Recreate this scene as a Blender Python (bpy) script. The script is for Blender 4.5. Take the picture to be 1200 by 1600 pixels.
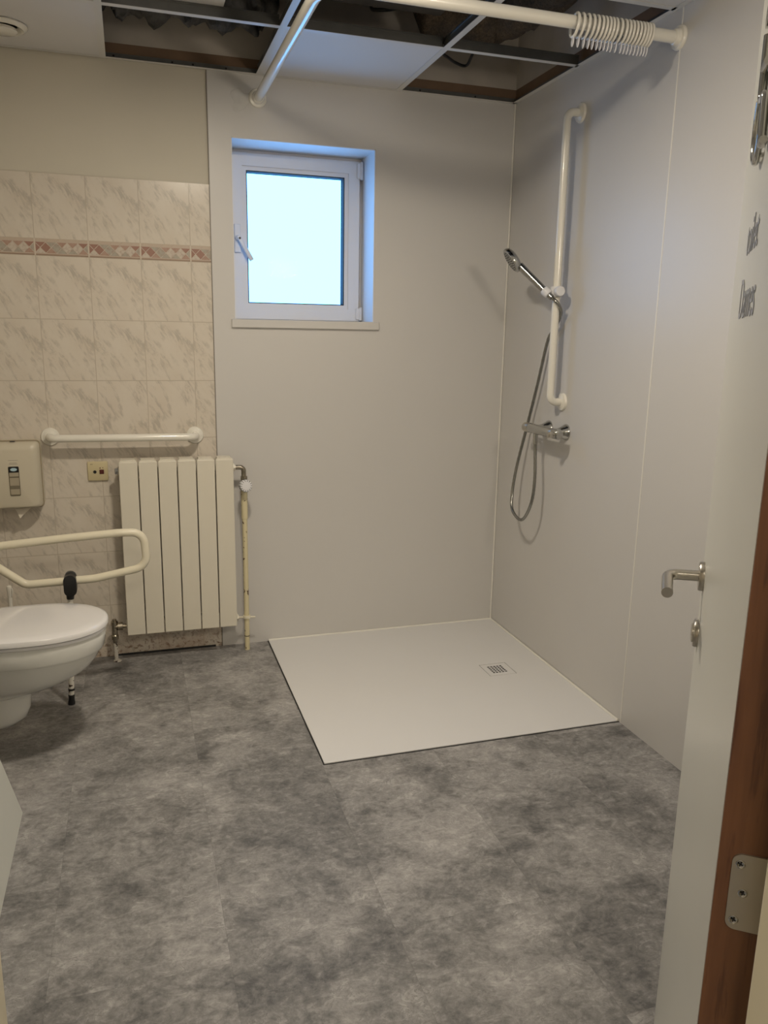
import bpy, bmesh, math, random
from mathutils import Vector, Matrix
random.seed(7)
for o in list(bpy.data.objects): bpy.data.objects.remove(o)
S = bpy.context.scene
COL = S.collection
PI = math.pi

# ------------------------------------------------------------------ camera
cam = bpy.data.objects.new('camera', bpy.data.cameras.new('camera')); COL.objects.link(cam)
cam.location = (-1.7186, -3.5606, 1.4309)
cam.rotation_euler = (1.35156, -0.01692, -0.30344)
cam.data.sensor_fit = 'VERTICAL'; cam.data.sensor_height = 36; cam.data.lens = 28.035
cam.data.clip_start = 0.02
S.camera = cam
# ------------------------------------------------------------------ view
S.view_settings.view_transform = 'Standard'; S.view_settings.look = 'None'
S.view_settings.gamma = 1; S.view_settings.use_curve_mapping = False
S.view_settings.exposure = 0.0
# ------------------------------------------------------------------ sky (overcast daylight outside the window)
W = bpy.data.worlds.new('overcast_sky'); S.world = W; W.use_nodes = True
bg = W.node_tree.nodes['Background']
bg.inputs[0].default_value = (0.24, 0.52, 1.0, 1); bg.inputs[1].default_value = 5.6

def area(name, loc, rot, sx, sy, power, color, portal=False, shape='RECTANGLE'):
    l = bpy.data.lights.new(name, 'AREA'); l.shape = shape; l.size = sx
    if shape == 'RECTANGLE': l.size_y = sy
    l.energy = power; l.color = color
    o = bpy.data.objects.new(name, l); COL.objects.link(o); o.location = loc; o.rotation_euler = rot
    if portal: l.cycles.is_portal = True
    return o
area('window_portal', (-0.966, 0.29, 1.845), (-PI/2, 0, 0), 0.62, 0.74, 1, (1, 1, 1), portal=True)
LAMP_POS = (-1.34, -1.50)
area('ceiling_lamp_light', (-1.34, -1.50, 2.438), (0, 0, 0), 0.19, 0.19, 25, (1.0, 0.88, 0.71), shape='DISK')
area('wash_place_light', (-0.45, -2.90, 1.95), (math.radians(82), 0, 0), 0.24, 0.14, 7.0, (1.0, 0.88, 0.72))
area('corridor_light', (-1.6, -4.1, 2.46), (0, 0, 0), 0.9, 0.5, 26, (1.0, 0.88, 0.70))

# ------------------------------------------------------------------ helpers
def link(o, parent=None):
    COL.objects.link(o)
    if parent is not None: o.parent = parent
    return o
def obj(name, bm, m, parent=None, smooth=None):
    me = bpy.data.meshes.new(name)
    bmesh.ops.recalc_face_normals(bm, faces=bm.faces[:])
    bm.to_mesh(me); bm.free()
    me.materials.append(m)
    if smooth is not None:
        me.set_sharp_from_angle(angle=math.radians(smooth))
        for p in me.polygons: p.use_smooth = True
    return link(bpy.data.objects.new(name, me), parent)
def tag(o, label, cat, group=None):
    o['label'] = label; o['category'] = cat
    if group: o['group'] = group
    return o
def thing(name, label, cat, loc=(0, 0, 0), group=None):
    o = bpy.data.objects.new(name, None); COL.objects.link(o); o.location = loc
    o.empty_display_size = 0.05
    o['_loc'] = list(loc)
    return tag(o, label, cat, group)
def struct(o): o['kind'] = 'structure'; return o
class B(object):
    """collects shapes into one bmesh; coordinates are world, origin shift at the end"""
    def __init__(s): s.bm = bmesh.new()
    def box(s, x0, x1, y0, y1, z0, z1, bev=0, seg=2, M=None):
        r = bmesh.ops.create_cube(s.bm, size=1)
        vs = r['verts']
        for v in vs:
            v.co = Vector(((x0+x1)/2+v.co.x*(x1-x0), (y0+y1)/2+v.co.y*(y1-y0), (z0+z1)/2+v.co.z*(z1-z0)))
        if bev:
            es = list({e for v in vs for e in v.link_edges})
            r = bmesh.ops.bevel(s.bm, geom=es, offset=bev, segments=seg, affect='EDGES', profile=0.5)
            vs = list({v for f in r['faces'] for v in f.verts} | {v for v in vs if v.is_valid})
        if M is not None:
            for v in vs: v.co = M @ v.co
        return s
    def tube(s, pts, r, n=16, caps=True, closed=False):
        pts = [Vector(p) for p in pts]
        rs = r if isinstance(r, (list, tuple)) else [r]*len(pts)
        rings = []; N = len(pts)
        t0 = (pts[1]-pts[0]).normalized()
        up = Vector((0, 0, 1)) if abs(t0.z) < .9 else Vector((1, 0, 0))
        a = t0.cross(up).normalized()
        for i, p in enumerate(pts):
            if closed: t = (pts[(i+1) % N]-pts[i-1]).normalized()
            elif i == 0: t = t0
            elif i == N-1: t = (pts[-1]-pts[-2]).normalized()
            else: t = ((pts[i+1]-p).normalized()+(p-pts[i-1]).normalized()).normalized()
            a = (a-t*a.dot(t)).normalized(); b = t.cross(a)
            rings.append([s.bm.verts.new(p+(a*math.cos(2*PI*k/n)+b*math.sin(2*PI*k/n))*rs[i]) for k in range(n)])
        for i in range(N if closed else N-1):
            A, C2 = rings[i], rings[(i+1) % N]
            for k in range(n): s.bm.faces.new((A[k], A[(k+1) % n], C2[(k+1) % n], C2[k]))
        if caps and not closed:
            s.bm.faces.new(rings[0]); s.bm.faces.new(rings[-1])
        return s
    def lathe(s, prof, o, axis, n=24):
        """prof: list of (distance along axis, radius)"""
        o = Vector(o); t = Vector(axis).normalized()
        up = Vector((0, 0, 1)) if abs(t.z) < .9 else Vector((1, 0, 0))
        a = t.cross(up).normalized(); b = t.cross(a); rings = []
        for d, r in prof:
            if r <= 1e-6: rings.append([s.bm.verts.new(o+t*d)])
            else: rings.append([s.bm.verts.new(o+t*d+(a*math.cos(2*PI*k/n)+b*math.sin(2*PI*k/n))*r) for k in range(n)])
        for A, C2 in zip(rings[:-1], rings[1:]):
            for k in range(n):
                k2 = (k+1) % n
                if len(A) == 1 and len(C2) == 1: continue
                if len(A) == 1: s.bm.faces.new((A[0], C2[k2], C2[k]))
                elif len(C2) == 1: s.bm.faces.new((A[k], A[k2], C2[0]))
                else: s.bm.faces.new((A[k], A[k2], C2[k2], C2[k]))
        for R in (rings[0], rings[-1]):
            if len(R) > 1: s.bm.faces.new(R)
        return s
    def loft(s, secs, cap=True):
        rings = [[s.bm.verts.new(p) for p in sec] for sec in secs]; n = len(rings[0])
        for A, C2 in zip(rings[:-1], rings[1:]):
            for k in range(n): s.bm.faces.new((A[k], A[(k+1) % n], C2[(k+1) % n], C2[k]))
        if cap: s.bm.faces.new(rings[0]); s.bm.faces.new(rings[-1])
        return s
    def prism(s, pts2, f0, f1):
        """pts2: outline; f0/f1 map (a,b)->3D for the two ends"""
        return s.loft([[f0(*p) for p in pts2], [f1(*p) for p in pts2]])
    def out(s, name, m, parent=None, smooth=None, origin=None):
        if origin is None and parent is not None and parent.get('_loc') is not None: origin = Vector(parent['_loc'])
        if origin is not None:
            for v in s.bm.verts: v.co -= Vector(origin)
        o = obj(name, s.bm, m, parent, smooth)
        if parent is None and origin is not None: o.location = origin
        if origin is not None and (parent is None or parent.get('_loc') is not None):
            o['_org'] = list(origin)
        return o
def sub(bb, name, m, part, smooth=None):
    """sub-part: part's mesh is at its thing's origin with identity transform"""
    org = part.get('_org')
    if org is not None:
        for v in bb.bm.verts: v.co -= Vector(org)
    return obj(name, bb.bm, m, part, smooth)
def arc_path(pts, rad, n=8):
    pts = [Vector(p) for p in pts]; rad = rad if isinstance(rad, (list, tuple)) else [rad]*(len(pts)-2)
    out = [pts[0]]
    for i in range(1, len(pts)-1):
        a = (pts[i-1]-pts[i]); b = (pts[i+1]-pts[i]); r = rad[i-1]
        th = a.angle(b); d = min(r/math.tan(th/2), a.length*.49, b.length*.49) if th < PI-1e-3 else 0
        if d == 0: out.append(pts[i]); continue
        p0 = pts[i]+a.normalized()*d; p1 = pts[i]+b.normalized()*d
        rr = d*math.tan(th/2)
        c = pts[i]+(a.normalized()+b.normalized()).normalized()*(rr/math.sin(th/2))
        v0 = p0-c; v1 = p1-c; ang = v0.angle(v1); ax = v0.cross(v1).normalized()
        for k in range(n+1): out.append(c+Matrix.Rotation(ang*k/n, 3, ax) @ v0)
    out.append(pts[-1]); return out
def catmull(P, n=8):
    P = [Vector(p) for p in P]; Q = [P[0]*2-P[1]]+P+[P[-1]*2-P[-2]]; out = []
    for i in range(1, len(Q)-2):
        a, b, c, d = Q[i-1:i+3]
        for k in range(n):
            t = k/n
            out.append(0.5*((2*b)+(c-a)*t+(2*a-5*b+4*c-d)*t*t+(3*b-a-3*c+d)*t**3))
    out.append(P[-1]); return out

# ------------------------------------------------------------------ materials
class NT(object):
    def __init__(s, name):
        s.m = bpy.data.materials.new(name); s.m.use_nodes = True; s.t = s.m.node_tree
        s.b = s.t.nodes['Principled BSDF']
    def n(s, typ, **kw):
        nd = s.t.nodes.new(typ)
        for k, v in kw.items():
            if hasattr(nd, k) and not k[0].isupper(): setattr(nd, k, v)
            else: nd.inputs[k].default_value = v
        return nd
    def L(s, a, b): s.t.links.new(a, b); return s
    def math(s, op, a, b=None, clamp=False):
        nd = s.t.nodes.new('ShaderNodeMath'); nd.operation = op; nd.use_clamp = clamp
        for i, v in enumerate((a, b)):
            if v is None: continue
            if isinstance(v, (int, float)): nd.inputs[i].default_value = v
            else: s.t.links.new(v, nd.inputs[i])
        return nd.outputs[0]
    def mix(s, f, a, b, typ='MIX'):
        nd = s.t.nodes.new('ShaderNodeMix'); nd.data_type = 'RGBA'; nd.blend_type = typ
        for sock, v in ((nd.inputs[0], f), (nd.inputs[6], a), (nd.inputs[7], b)):
            if isinstance(v, (int, float)): sock.default_value = v
            elif isinstance(v, tuple): sock.default_value = v if len(v) == 4 else v+(1,)
            else: s.t.links.new(v, sock)
        return nd.outputs[2]
    def coord(s):
        return s.n('ShaderNodeNewGeometry').outputs['Position']
    def noise(s, vec, scale, detail=4, rough=.55, dist=0):
        nd = s.n('ShaderNodeTexNoise'); nd.inputs['Scale'].default_value = scale
        nd.inputs['Detail'].default_value = detail; nd.inputs['Roughness'].default_value = rough
        nd.inputs['Distortion'].default_value = dist
        if vec is not None: s.L(vec, nd.inputs['Vector'])
        return nd.outputs['Fac']
    def ramp(s, f, a, b):
        nd = s.n('ShaderNodeMapRange'); nd.inputs[1].default_value = a; nd.inputs[2].default_value = b
        s.L(f, nd.inputs[0]); return nd.outputs[0]
    def bump(s, h, strength=.2, dist=.002):
        nd = s.n('ShaderNodeBump'); nd.inputs['Strength'].default_value = strength; nd.inputs['Distance'].default_value = dist
        s.L(h, nd.inputs['Height']); s.L(nd.outputs[0], s.b.inputs['Normal']); return s
def mat(name, col, rough=.5, metal=0, var=.04, vscale=3, bump=0, bscale=60, spec=.5, coat=0):
    t = NT(name); t.b.inputs['Roughness'].default_value = rough; t.b.inputs['Metallic'].default_value = metal
    t.b.inputs['Specular IOR Level'].default_value = spec
    if coat: t.b.inputs['Coat Weight'].default_value = coat; t.b.inputs['Coat Roughness'].default_value = .08
    tc = t.n('ShaderNodeTexCoord').outputs['Object']
    f = t.noise(tc, vscale, 5)
    c2 = tuple(max(0, c*(1-var*2)) for c in col)
    t.L(t.mix(t.ramp(f, .3, .7), col, c2), t.b.inputs['Base Color'])
    if bump: t.bump(t.noise(tc, bscale, 3), bump)
    return t.m
M = {}
M['panel'] = mat('wall_panel_white', (.60, .585, .565), .38, var=.015, vscale=1.5)
M['plaster'] = mat('cream_plaster', (.60, .56, .47), .7, var=.02, bump=.06, bscale=90)
M['white_frame'] = mat('white_plastic_frame', (.70, .70, .72), .3, var=.01)
M['reveal'] = mat('white_reveal', (.74, .75, .76), .45, var=.01)
M['enamel'] = mat('white_coated_tube', (.78, .755, .68), .22, var=.01, coat=.5)
M['cream_enamel'] = mat('cream_coated_tube', (.76, .71, .56), .25, var=.02, coat=.4)
M['radiator'] = mat('cream_radiator_paint', (.70, .66, .56), .32, var=.015)
M['chrome'] = mat('chrome', (.50, .50, .48), .11, 1, var=.02)
M['brushed'] = mat('brushed_steel', (.55, .52, .46), .28, 1, var=.05, vscale=40)
M['brass'] = mat('tarnished_valve_metal', (.50, .45, .36), .24, 1, var=.2, vscale=60)
M['hose'] = mat('steel_hose', (.33, .33, .31), .22, 1, var=.05)
M['black'] = mat('black_plastic', (.012, .012, .013), .35)
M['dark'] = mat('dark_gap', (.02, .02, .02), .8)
M['redblack'] = mat('dark_red_plastic', (.09, .015, .012), .35)
M['beige'] = mat('beige_plastic', (.60, .52, .32), .4, var=.03)
M['dispenser'] = mat('ivory_plastic', (.58, .53, .42), .35, var=.02)
M['ceramic'] = mat('white_ceramic', (.74, .74, .70), .12, var=.01, coat=.6)
M['seat'] = mat('white_seat_plastic', (.78, .77, .77), .14, var=.01, coat=.4)
M['tray'] = mat('mineral_shower_tray', (.70, .695, .69), .5, var=.012, vscale=2)
M['caulk'] = mat('white_silicone', (.80, .78, .72), .4)
M['greywhite'] = mat('grey_white_cover', (.62, .61, .57), .4)
M['tile_panel'] = mat('ceiling_tile_face', (.68, .67, .66), .65, var=.015, bump=.05, bscale=200)
M['grid'] = mat('white_grid_metal', (.66, .65, .62), .4, var=.02)
M['zinc'] = mat('galvanised_web', (.20, .20, .19), .42, .6, var=.15, vscale=8)
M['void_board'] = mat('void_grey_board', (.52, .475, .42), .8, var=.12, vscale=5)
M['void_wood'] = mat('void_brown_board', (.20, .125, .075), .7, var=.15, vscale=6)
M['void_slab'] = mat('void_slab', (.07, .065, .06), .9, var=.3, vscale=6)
M['door_white'] = mat('white_door_laminate', (.62, .615, .56), .3, var=.015)
M['casing'] = mat('cream_door_frame', (.72, .66, .50), .4, var=.015)
M['letter'] = mat('grey_lettering', (.32, .32, .33), .5)
M['paper'] = mat('paper_towel', (.72, .66, .56), .9, var=.03)
M['labelblue'] = mat('pale_blue_label', (.45, .62, .70), .5)
M['board'] = mat('white_board', (.64, .65, .60), .4, var=.02)
M['steelplate'] = mat('hinge_steel', (.50, .46, .39), .42, .9, var=.05)
M['filler'] = mat('wall_filler', (.62, .61, .59), .8, var=.05, vscale=30)
M['corridor'] = mat('corridor_paint', (.55, .50, .42), .7)

def floor_mat():
    t = NT('grey_concrete_look_vinyl'); P = t.coord()
    sx = t.n('ShaderNodeSeparateXYZ'); t.L(P, sx.inputs[0]); x, y = sx.outputs[0], sx.outputs[1]
    u = t.math('DIVIDE', t.math('ADD', x, 1.162), .4)
    cu = t.math('FLOOR', u)
    par = t.math('ABSOLUTE', t.math('MODULO', cu, 2.0))
    v = t.math('DIVIDE', t.math('ADD', t.math('ADD', y, 1.955), t.math('MULTIPLY', par, -.385)), .77)
    cv = t.math('FLOOR', v)
    du = t.math('MULTIPLY', t.math('ABSOLUTE', t.math('SUBTRACT', t.math('FRACT', u), .5)), .4)     # -> .2 at the seam
    dv = t.math('MULTIPLY', t.math('ABSOLUTE', t.math('SUBTRACT', t.math('FRACT', v), .5)), .77)
    seam = t.math('MAXIMUM', t.math('GREATER_THAN', du, .1992), t.math('GREATER_THAN', dv, .3842))
    cmb = t.n('ShaderNodeCombineXYZ'); t.L(cu, cmb.inputs[0]); t.L(cv, cmb.inputs[1])
    wn = t.n('ShaderNodeTexWhiteNoise'); t.L(cmb.outputs[0], wn.inputs['Vector'])
    # every plank shows its own cut of the print
    off = t.n('ShaderNodeVectorMath', operation='MULTIPLY_ADD'); t.L(wn.outputs['Color'], off.inputs[0])
    off.inputs[1].default_value = (7, 7, 7); t.L(P, off.inputs[2]); Q = off.outputs[0]
    n1 = t.noise(P, 3.6, 9, .62, .5)
    n2 = t.noise(Q, 11, 9, .76, .5)
    n3 = t.noise(Q, 70, 5, .75)
    st = t.n('ShaderNodeMapping'); t.L(Q, st.inputs[0]); st.inputs['Scale'].default_value = (1, 1.7, 1); st.inputs['Rotation'].default_value = (0, 0, .35)
    n4 = t.noise(st.outputs[0], 18, 8, .75, 1.2)
    f = t.math('ADD', t.math('MULTIPLY', n1, .30), t.math('MULTIPLY', n2, .34))
    f = t.math('ADD', f, t.math('MULTIPLY', n4, .24)); f = t.math('ADD', f, t.math('MULTIPLY', n3, .14))
    f = t.math('ADD', f, t.math('MULTIPLY', t.math('SUBTRACT', wn.outputs['Value'], .5), .05))
    r = t.n('ShaderNodeValToRGB'); t.L(f, r.inputs[0]); e = r.color_ramp.elements
    e[0].position = .41; e[0].color = (.100, .098, .098, 1); e[1].position = .62; e[1].color = (.47, .455, .445, 1)
    a = e.new(.48); a.color = (.200, .195, .190, 1); a = e.new(.54); a.color = (.315, .305, .298, 1)
    # little dark cracks and pale flecks
    cr = t.math('LESS_THAN', t.math('ABSOLUTE', t.math('SUBTRACT', n4, .5)), .012)
    crm = t.math('MULTIPLY', cr, t.ramp(n2, .50, .58))
    c = t.mix(t.math('MULTIPLY', crm, .6), r.outputs[0], (.08, .08, .075))
    fl = t.math('MULTIPLY', t.ramp(t.noise(Q, 34, 6, .8, 2.2), .60, .70), t.ramp(n1, .5, .62))
    c = t.mix(t.math('MULTIPLY', fl, .30), c, (.44, .43, .41))
    c = t.mix(t.math('MULTIPLY', seam, .28), c, (.09, .088, .085))
    t.L(c, t.b.inputs['Base Color'])
    t.b.inputs['Roughness'].default_value = .50; t.b.inputs['Specular IOR Level'].default_value = .35
    t.bump(t.math('ADD', n4, t.math('MULTIPLY', seam, -1.)), .12, .001)
    return t.m
M['floor'] = floor_mat()

TX, TW, TH, TZ = -2.053, 0.1998, 0.2456, 1.468      # tile grid measured on the back wall
def tile_mat(upper):
    """marbled tiles; upper = the row above the border"""
    t = NT('marbled_tile'); P = t.coord()
    sx = t.n('ShaderNodeSeparateXYZ'); t.L(P, sx.inputs[0]); x, z = sx.outputs[0], sx.outputs[2]
    z0 = (TZ+TH+.063) if upper else TZ
    u = t.math('DIVIDE', t.math('SUBTRACT', x, TX), TW); v = t.math('DIVIDE', t.math('SUBTRACT', z, z0), TH)
    fu, fv = t.math('FRACT', t.math('ADD', u, 20)), t.math('FRACT', t.math('ADD', v, 20))
    cu, cv = t.math('FLOOR', u), t.math('FLOOR', v)
    gu = t.math('GREATER_THAN', t.math('MULTIPLY', t.math('ABSOLUTE', t.math('SUBTRACT', fu, .5)), TW), TW/2-.0014)
    gv = t.math('GREATER_THAN', t.math('MULTIPLY', t.math('ABSOLUTE', t.math('SUBTRACT', fv, .5)), TH), TH/2-.0014)
    g = t.math('MAXIMUM', gu, gv)
    cc = t.n('ShaderNodeCombineXYZ'); t.L(cu, cc.inputs[0]); t.L(cv, cc.inputs[1])
    wn = t.n('ShaderNodeTexWhiteNoise'); t.L(cc.outputs[0], wn.inputs['Vector'])
    cmb = t.n('ShaderNodeCombineXYZ'); t.L(fu, cmb.inputs[0]); t.L(fv, cmb.inputs[1])
    t.L(t.math('MULTIPLY', t.math('FLOOR', t.math('MULTIPLY', wn.outputs['Value'], 1.25)), .35), cmb.inputs[2])
    mp = t.n('ShaderNodeMapping'); t.L(cmb.outputs[0], mp.inputs[0]); mp.vector_type = 'TEXTURE'; mp.inputs['Rotation'].default_value = (0, 0, -.95); mp.inputs['Scale'].default_value = (1.9, .62, 1)
    n = t.noise(mp.outputs[0], 4.3, 8, .70, .35)
    m = t.noise(cmb.outputs[0], 2.6, 3, .5)
    vein = t.math('MULTIPLY', t.ramp(n, .50, .60), t.ramp(m, .36, .50), clamp=True)
    c = t.mix(t.ramp(m, .35, .7), (.655, .60, .52), (.615, .55, .465))
    c = t.mix(t.math('MULTIPLY', wn.outputs['Value'], .18), c, (.68, .61, .53))
    c = t.mix(t.math('MULTIPLY', vein, .52), c, (.34, .31, .265))
    c = t.mix(g, c, (.50, .44, .36))
    # brown damp stains and chipped glaze low down
    low = t.n('ShaderNodeMapRange'); t.L(z, low.inputs[0]); low.inputs[1].default_value = .16; low.inputs[2].default_value = .03
    sp = t.math('MULTIPLY', t.ramp(t.noise(P, 42, 6, .75, .6), .52, .60), low.outputs[0])
    c = t.mix(t.math('MULTIPLY', sp, .8), c, (.16, .085, .05))
    c = t.mix(t.math('MULTIPLY', t.math('MULTIPLY', t.ramp(t.noise(P, 9, 4, .6), .40, .60), low.outputs[0]), .45), c, (.40, .27, .19))
    t.L(c, t.b.inputs['Base Color']); t.b.inputs['Roughness'].default_value = .24
    t.bump(t.math('MULTIPLY', g, -1.), .6, .0015)
    return t.m
def border_mat():
    t = NT('diamond_border_tile'); P = t.coord()
    sx = t.n('ShaderNodeSeparateXYZ'); t.L(P, sx.inputs[0]); x, z = sx.outputs[0], sx.outputs[2]
    u = t.math('FRACT', t.math('ADD', t.math('DIVIDE', t.math('SUBTRACT', x, TX), TW), 20))
    v = t.math('DIVIDE', t.math('SUBTRACT', z, TZ+TH), .063)
    # inside band .14-.80
    w = t.math('DIVIDE', t.math('SUBTRACT', v, .14), .66)
    a = t.math('MULTIPLY', u, 5.0)      # five half diamonds
    p = t.math('ADD', a, w); q = t.math('ADD', t.math('SUBTRACT', a, w), 4.0)
    lp = t.math('LESS_THAN', t.math('ABSOLUTE', t.math('SUBTRACT', t.math('FRACT', p), .5)), .46)
    lq = t.math('LESS_THAN', t.math('ABSOLUTE', t.math('SUBTRACT', t.math('FRACT', q), .5)), .46)
    ins = t.math('MULTIPLY', lp, lq)
    cc = t.n('ShaderNodeCombineXYZ'); t.L(t.math('FLOOR', p), cc.inputs[0]); t.L(t.math('FLOOR', q), cc.inputs[1])
    wn = t.n('ShaderNodeTexWhiteNoise'); t.L(cc.outputs[0], wn.inputs['Vector'])
    r = t.n('ShaderNodeValToRGB'); r.color_ramp.interpolation = 'CONSTANT'; t.L(wn.outputs['Value'], r.inputs[0])
    e = r.color_ramp.elements; e[0].position = 0; e[0].color = (.33, .19, .15, 1); e[1].position = .38; e[1].color = (.42, .29, .23, 1)
    k = e.new(.55); k.color = (.40, .37, .31, 1); k = e.new(.86); k.color = (.56, .50, .43, 1)
    c = t.mix(ins, (.56, .48, .40), r.outputs[0])
    c = t.mix(t.math('MULTIPLY', t.ramp(t.noise(P, 90, 4), .45, .65), .35), c, (.30, .17, .13))
    edge = t.math('GREATER_THAN', t.math('ABSOLUTE', t.math('SUBTRACT', w, .5)), .5)
    c = t.mix(edge, c, (.52, .43, .35))
    bot = t.math('LESS_THAN', v, .09); c = t.mix(bot, c, (.34, .25, .19))
    g = t.math('GREATER_THAN', t.math('ABSOLUTE', t.math('SUBTRACT', u, .5)), .486)
    c = t.mix(g, c, (.60, .53, .44))
    t.L(c, t.b.inputs['Base Color']); t.b.inputs['Roughness'].default_value = .25
    t.bump(t.math('ADD', ins, t.math('MULTIPLY', edge, -.5)), .7, .002)
    return t.m
def wood_mat():
    t = NT('reddish_hardwood'); P = t.coord()
    mp = t.n('ShaderNodeMapping'); t.L(P, mp.inputs[0]); mp.inputs['Scale'].default_value = (1, 1, .08)
    n = t.noise(mp.outputs[0], 130, 5, .6); n2 = t.noise(mp.outputs[0], 30, 4, .6)
    c = t.mix(t.ramp(n2, .35, .65), (.185, .080, .034), (.10, .040, .018))
    pores = t.math('MULTIPLY', t.ramp(n, .55, .66), .5)
    t.L(t.mix(pores, c, (.045, .014, .008)), t.b.inputs['Base Color']); t.b.inputs['Roughness'].default_value = .42
    t.bump(n, .15, .001); return t.m
def chipped_mat(name, base, dark, th=.635):
    t = NT(name); P = t.coord()
    n = t.noise(P, 45, 4, .6, .6)
    t.L(t.mix(t.ramp(n, th, th+.015), base, dark), t.b.inputs['Base Color']); t.b.inputs['Roughness'].default_value = .35
    return t.m
def fuzzy_mat():
    t = NT('brown_pipe_lagging'); P = t.coord()
    n = t.noise(P, 120, 6, .8, .5); n2 = t.noise(P, 12, 4, .6)
    c = t.mix(t.ramp(n, .35, .7), (.04, .032, .024), (.22, .16, .10)); c = t.mix(t.math('MULTIPLY', t.ramp(n2, .45, .6), .5), c, (.05, .045, .04))
    t.L(c, t.b.inputs['Base Color']); t.b.inputs['Roughness'].default_value = .95; t.bump(n, 1, .006); return t.m
def glass_mat():
    t = NT('window_glass'); t.t.nodes.remove(t.b)
    tr = t.n('ShaderNodeBsdfTransparent'); tr.inputs[0].default_value = (.76, .93, 1, 1)
    gl = t.n('ShaderNodeBsdfGlossy'); gl.inputs['Roughness'].default_value = .02
    mx = t.n('ShaderNodeMixShader'); mx.inputs[0].default_value = .0004
    t.L(tr.outputs[0], mx.inputs[1]); t.L(gl.outputs[0], mx.inputs[2]); t.L(mx.outputs[0], t.t.nodes['Material Output'].inputs[0]); return t.m
M['tile_low'] = tile_mat(False); M['tile_up'] = tile_mat(True); M['border'] = border_mat()
M['wood'] = wood_mat(); M['pipe_paint'] = chipped_mat('chipped_cream_pipe', (.66, .59, .38), (.10, .06, .04))
M['leg_paint'] = chipped_mat('chipped_white_leg', (.72, .69, .62), (.08, .05, .035), .56); M['lag'] = fuzzy_mat(); M['glass'] = glass_mat()
M['insul'] = mat('grey_insulation', (.13, .125, .115), .9, var=.35, vscale=25, bump=1, bscale=70)

# ================================================================== SETTING
H = 2.4529; XL = -2.52; YF = -3.04; VT = 2.92
fl = struct(B().box(-2.9, .1, -4.8, .1, -.12, 0).out('floor', M['floor']))
# back wall: plaster core with the window hole (x -1.275..-.657, z 1.485..2.21)
WX0, WX1, WZ0, WZ1 = -1.276, -.656, 1.484, 2.211
def holed(b, x0, x1, y0, y1, z0, z1):
    b.box(x0, WX0, y0, y1, z0, z1); b.box(WX1, x1, y0, y1, z0, z1)
    b.box(WX0, WX1, y0, y1, z0, WZ0); b.box(WX0, WX1, y0, y1, WZ1, z1); return b
wb = struct(holed(B(), XL-.1, .1, .004, .30, -.12, VT).out('wall_back', M['plaster']))
PX = -1.368
holed(B(), PX, 0, -.003, .004, 0, H).out('wall_panel', M['panel'], wb)
B().box(XL, PX-.002, 0, .004, -.01, TZ+TH).out('tile_cladding', M['tile_low'], wb)
B().box(XL, PX-.002, -.0015, .004, TZ+TH, TZ+TH+.063).out('tile_border', M['border'], wb)
B().box(XL, PX-.002, 0, .004, TZ+TH+.063, TZ+2*TH+.063).out('upper_tile_cladding', M['tile_up'], wb)
B().box(PX-.003, PX+.0005, -.0035, .003, 0, H).out('panel_edge', mat('panel_edge_grey', (.22, .20, .17), .6), wb)
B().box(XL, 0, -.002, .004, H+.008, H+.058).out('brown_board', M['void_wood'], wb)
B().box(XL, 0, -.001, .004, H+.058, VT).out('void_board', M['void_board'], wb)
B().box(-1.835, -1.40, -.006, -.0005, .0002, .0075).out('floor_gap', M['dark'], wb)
# reveal lining of the window
b = B()
b.box(WX0, WX0+.003, .0, .25, WZ0, WZ1); b.box(WX1-.003, WX1, 0, .25, WZ0, WZ1); b.box(WX0, WX1, 0, .25, WZ1-.003, WZ1)
b.out('window_reveal', M['reveal'], wb)
# smeared filler beside the rail flange
bm = bmesh.new(); bmesh.ops.create_uvsphere(bm, u_segments=24, v_segments=10, radius=1)
for v in bm.verts:
    a = math.atan2(v.co.z, v.co.x); k = 1+.22*math.sin(3*a+1)+.14*math.sin(5*a)
    v.co = Vector((-1.236+v.co.x*.038*k, -.003+v.co.y*.0022, 2.355+v.co.z*.042*k))
obj('filler_patch', bm, M['filler'], wb, 60)
# right wall: panels with joint
wr = struct(B().box(.004, .1, YF-.1, .1, -.12, VT).out('wall_right', M['plaster']))
B().box(0, .004, -1.169, -.003, 0, H).out('wall_panel', M['panel'], wr)
B().box(0, .004, YF, -1.171, 0, H).out('wall_panel', M['panel'], wr)
B().box(-.0012, .001, -1.1725, -1.1675, 0, H).out('joint_strip', M['caulk'], wr)
B().box(-.001, .004, YF, 0, H+.008, H+.058).out('brown_board', M['void_wood'], wr)
B().box(0, .004, YF, 0, H+.058, VT).out('void_board', M['void_board'], wr)
struct(B().box(XL-.1, XL, YF-.1, .1, -.12, VT).out('wall_left', M['plaster']))
# front wall with doorway
b = B(); b.box(XL-.1, -1.90, YF-.10, YF, -.12, VT); b.box(-1.075, .1, YF-.10, YF, -.12, VT); b.box(-1.90, -1.075, YF-.10, YF, 2.12, VT)
struct(b.out('wall_front', M['plaster']))
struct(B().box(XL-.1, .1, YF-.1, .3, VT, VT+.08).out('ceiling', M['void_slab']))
# corridor shell
b = B(); b.box(-2.9, -2.8, -4.8, YF-.1, -.12, 2.6); b.out('wall_corridor_left', M['corridor'])['kind'] = 'structure'
b = B(); b.box(0, .1, -4.8, YF-.1, -.12, 2.6); b.out('wall_corridor_right', M['corridor'])['kind'] = 'structure'
b = B(); b.box(-2.9, .1, -4.9, -4.8, -.12, 2.6); b.out('wall_corridor_back', M['corridor'])['kind'] = 'structure'
b = B(); b.box(-2.9, .1, -4.9, YF-.1, 2.5, 2.6); b.out('ceiling_corridor', M['corridor'])['kind'] = 'structure'
# corner bead
struct(B().tube([(-.004, -.006, .004), (-.004, -.006, H)], .0042, 10).out('trim_corner', M['caulk'], smooth=60))

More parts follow.
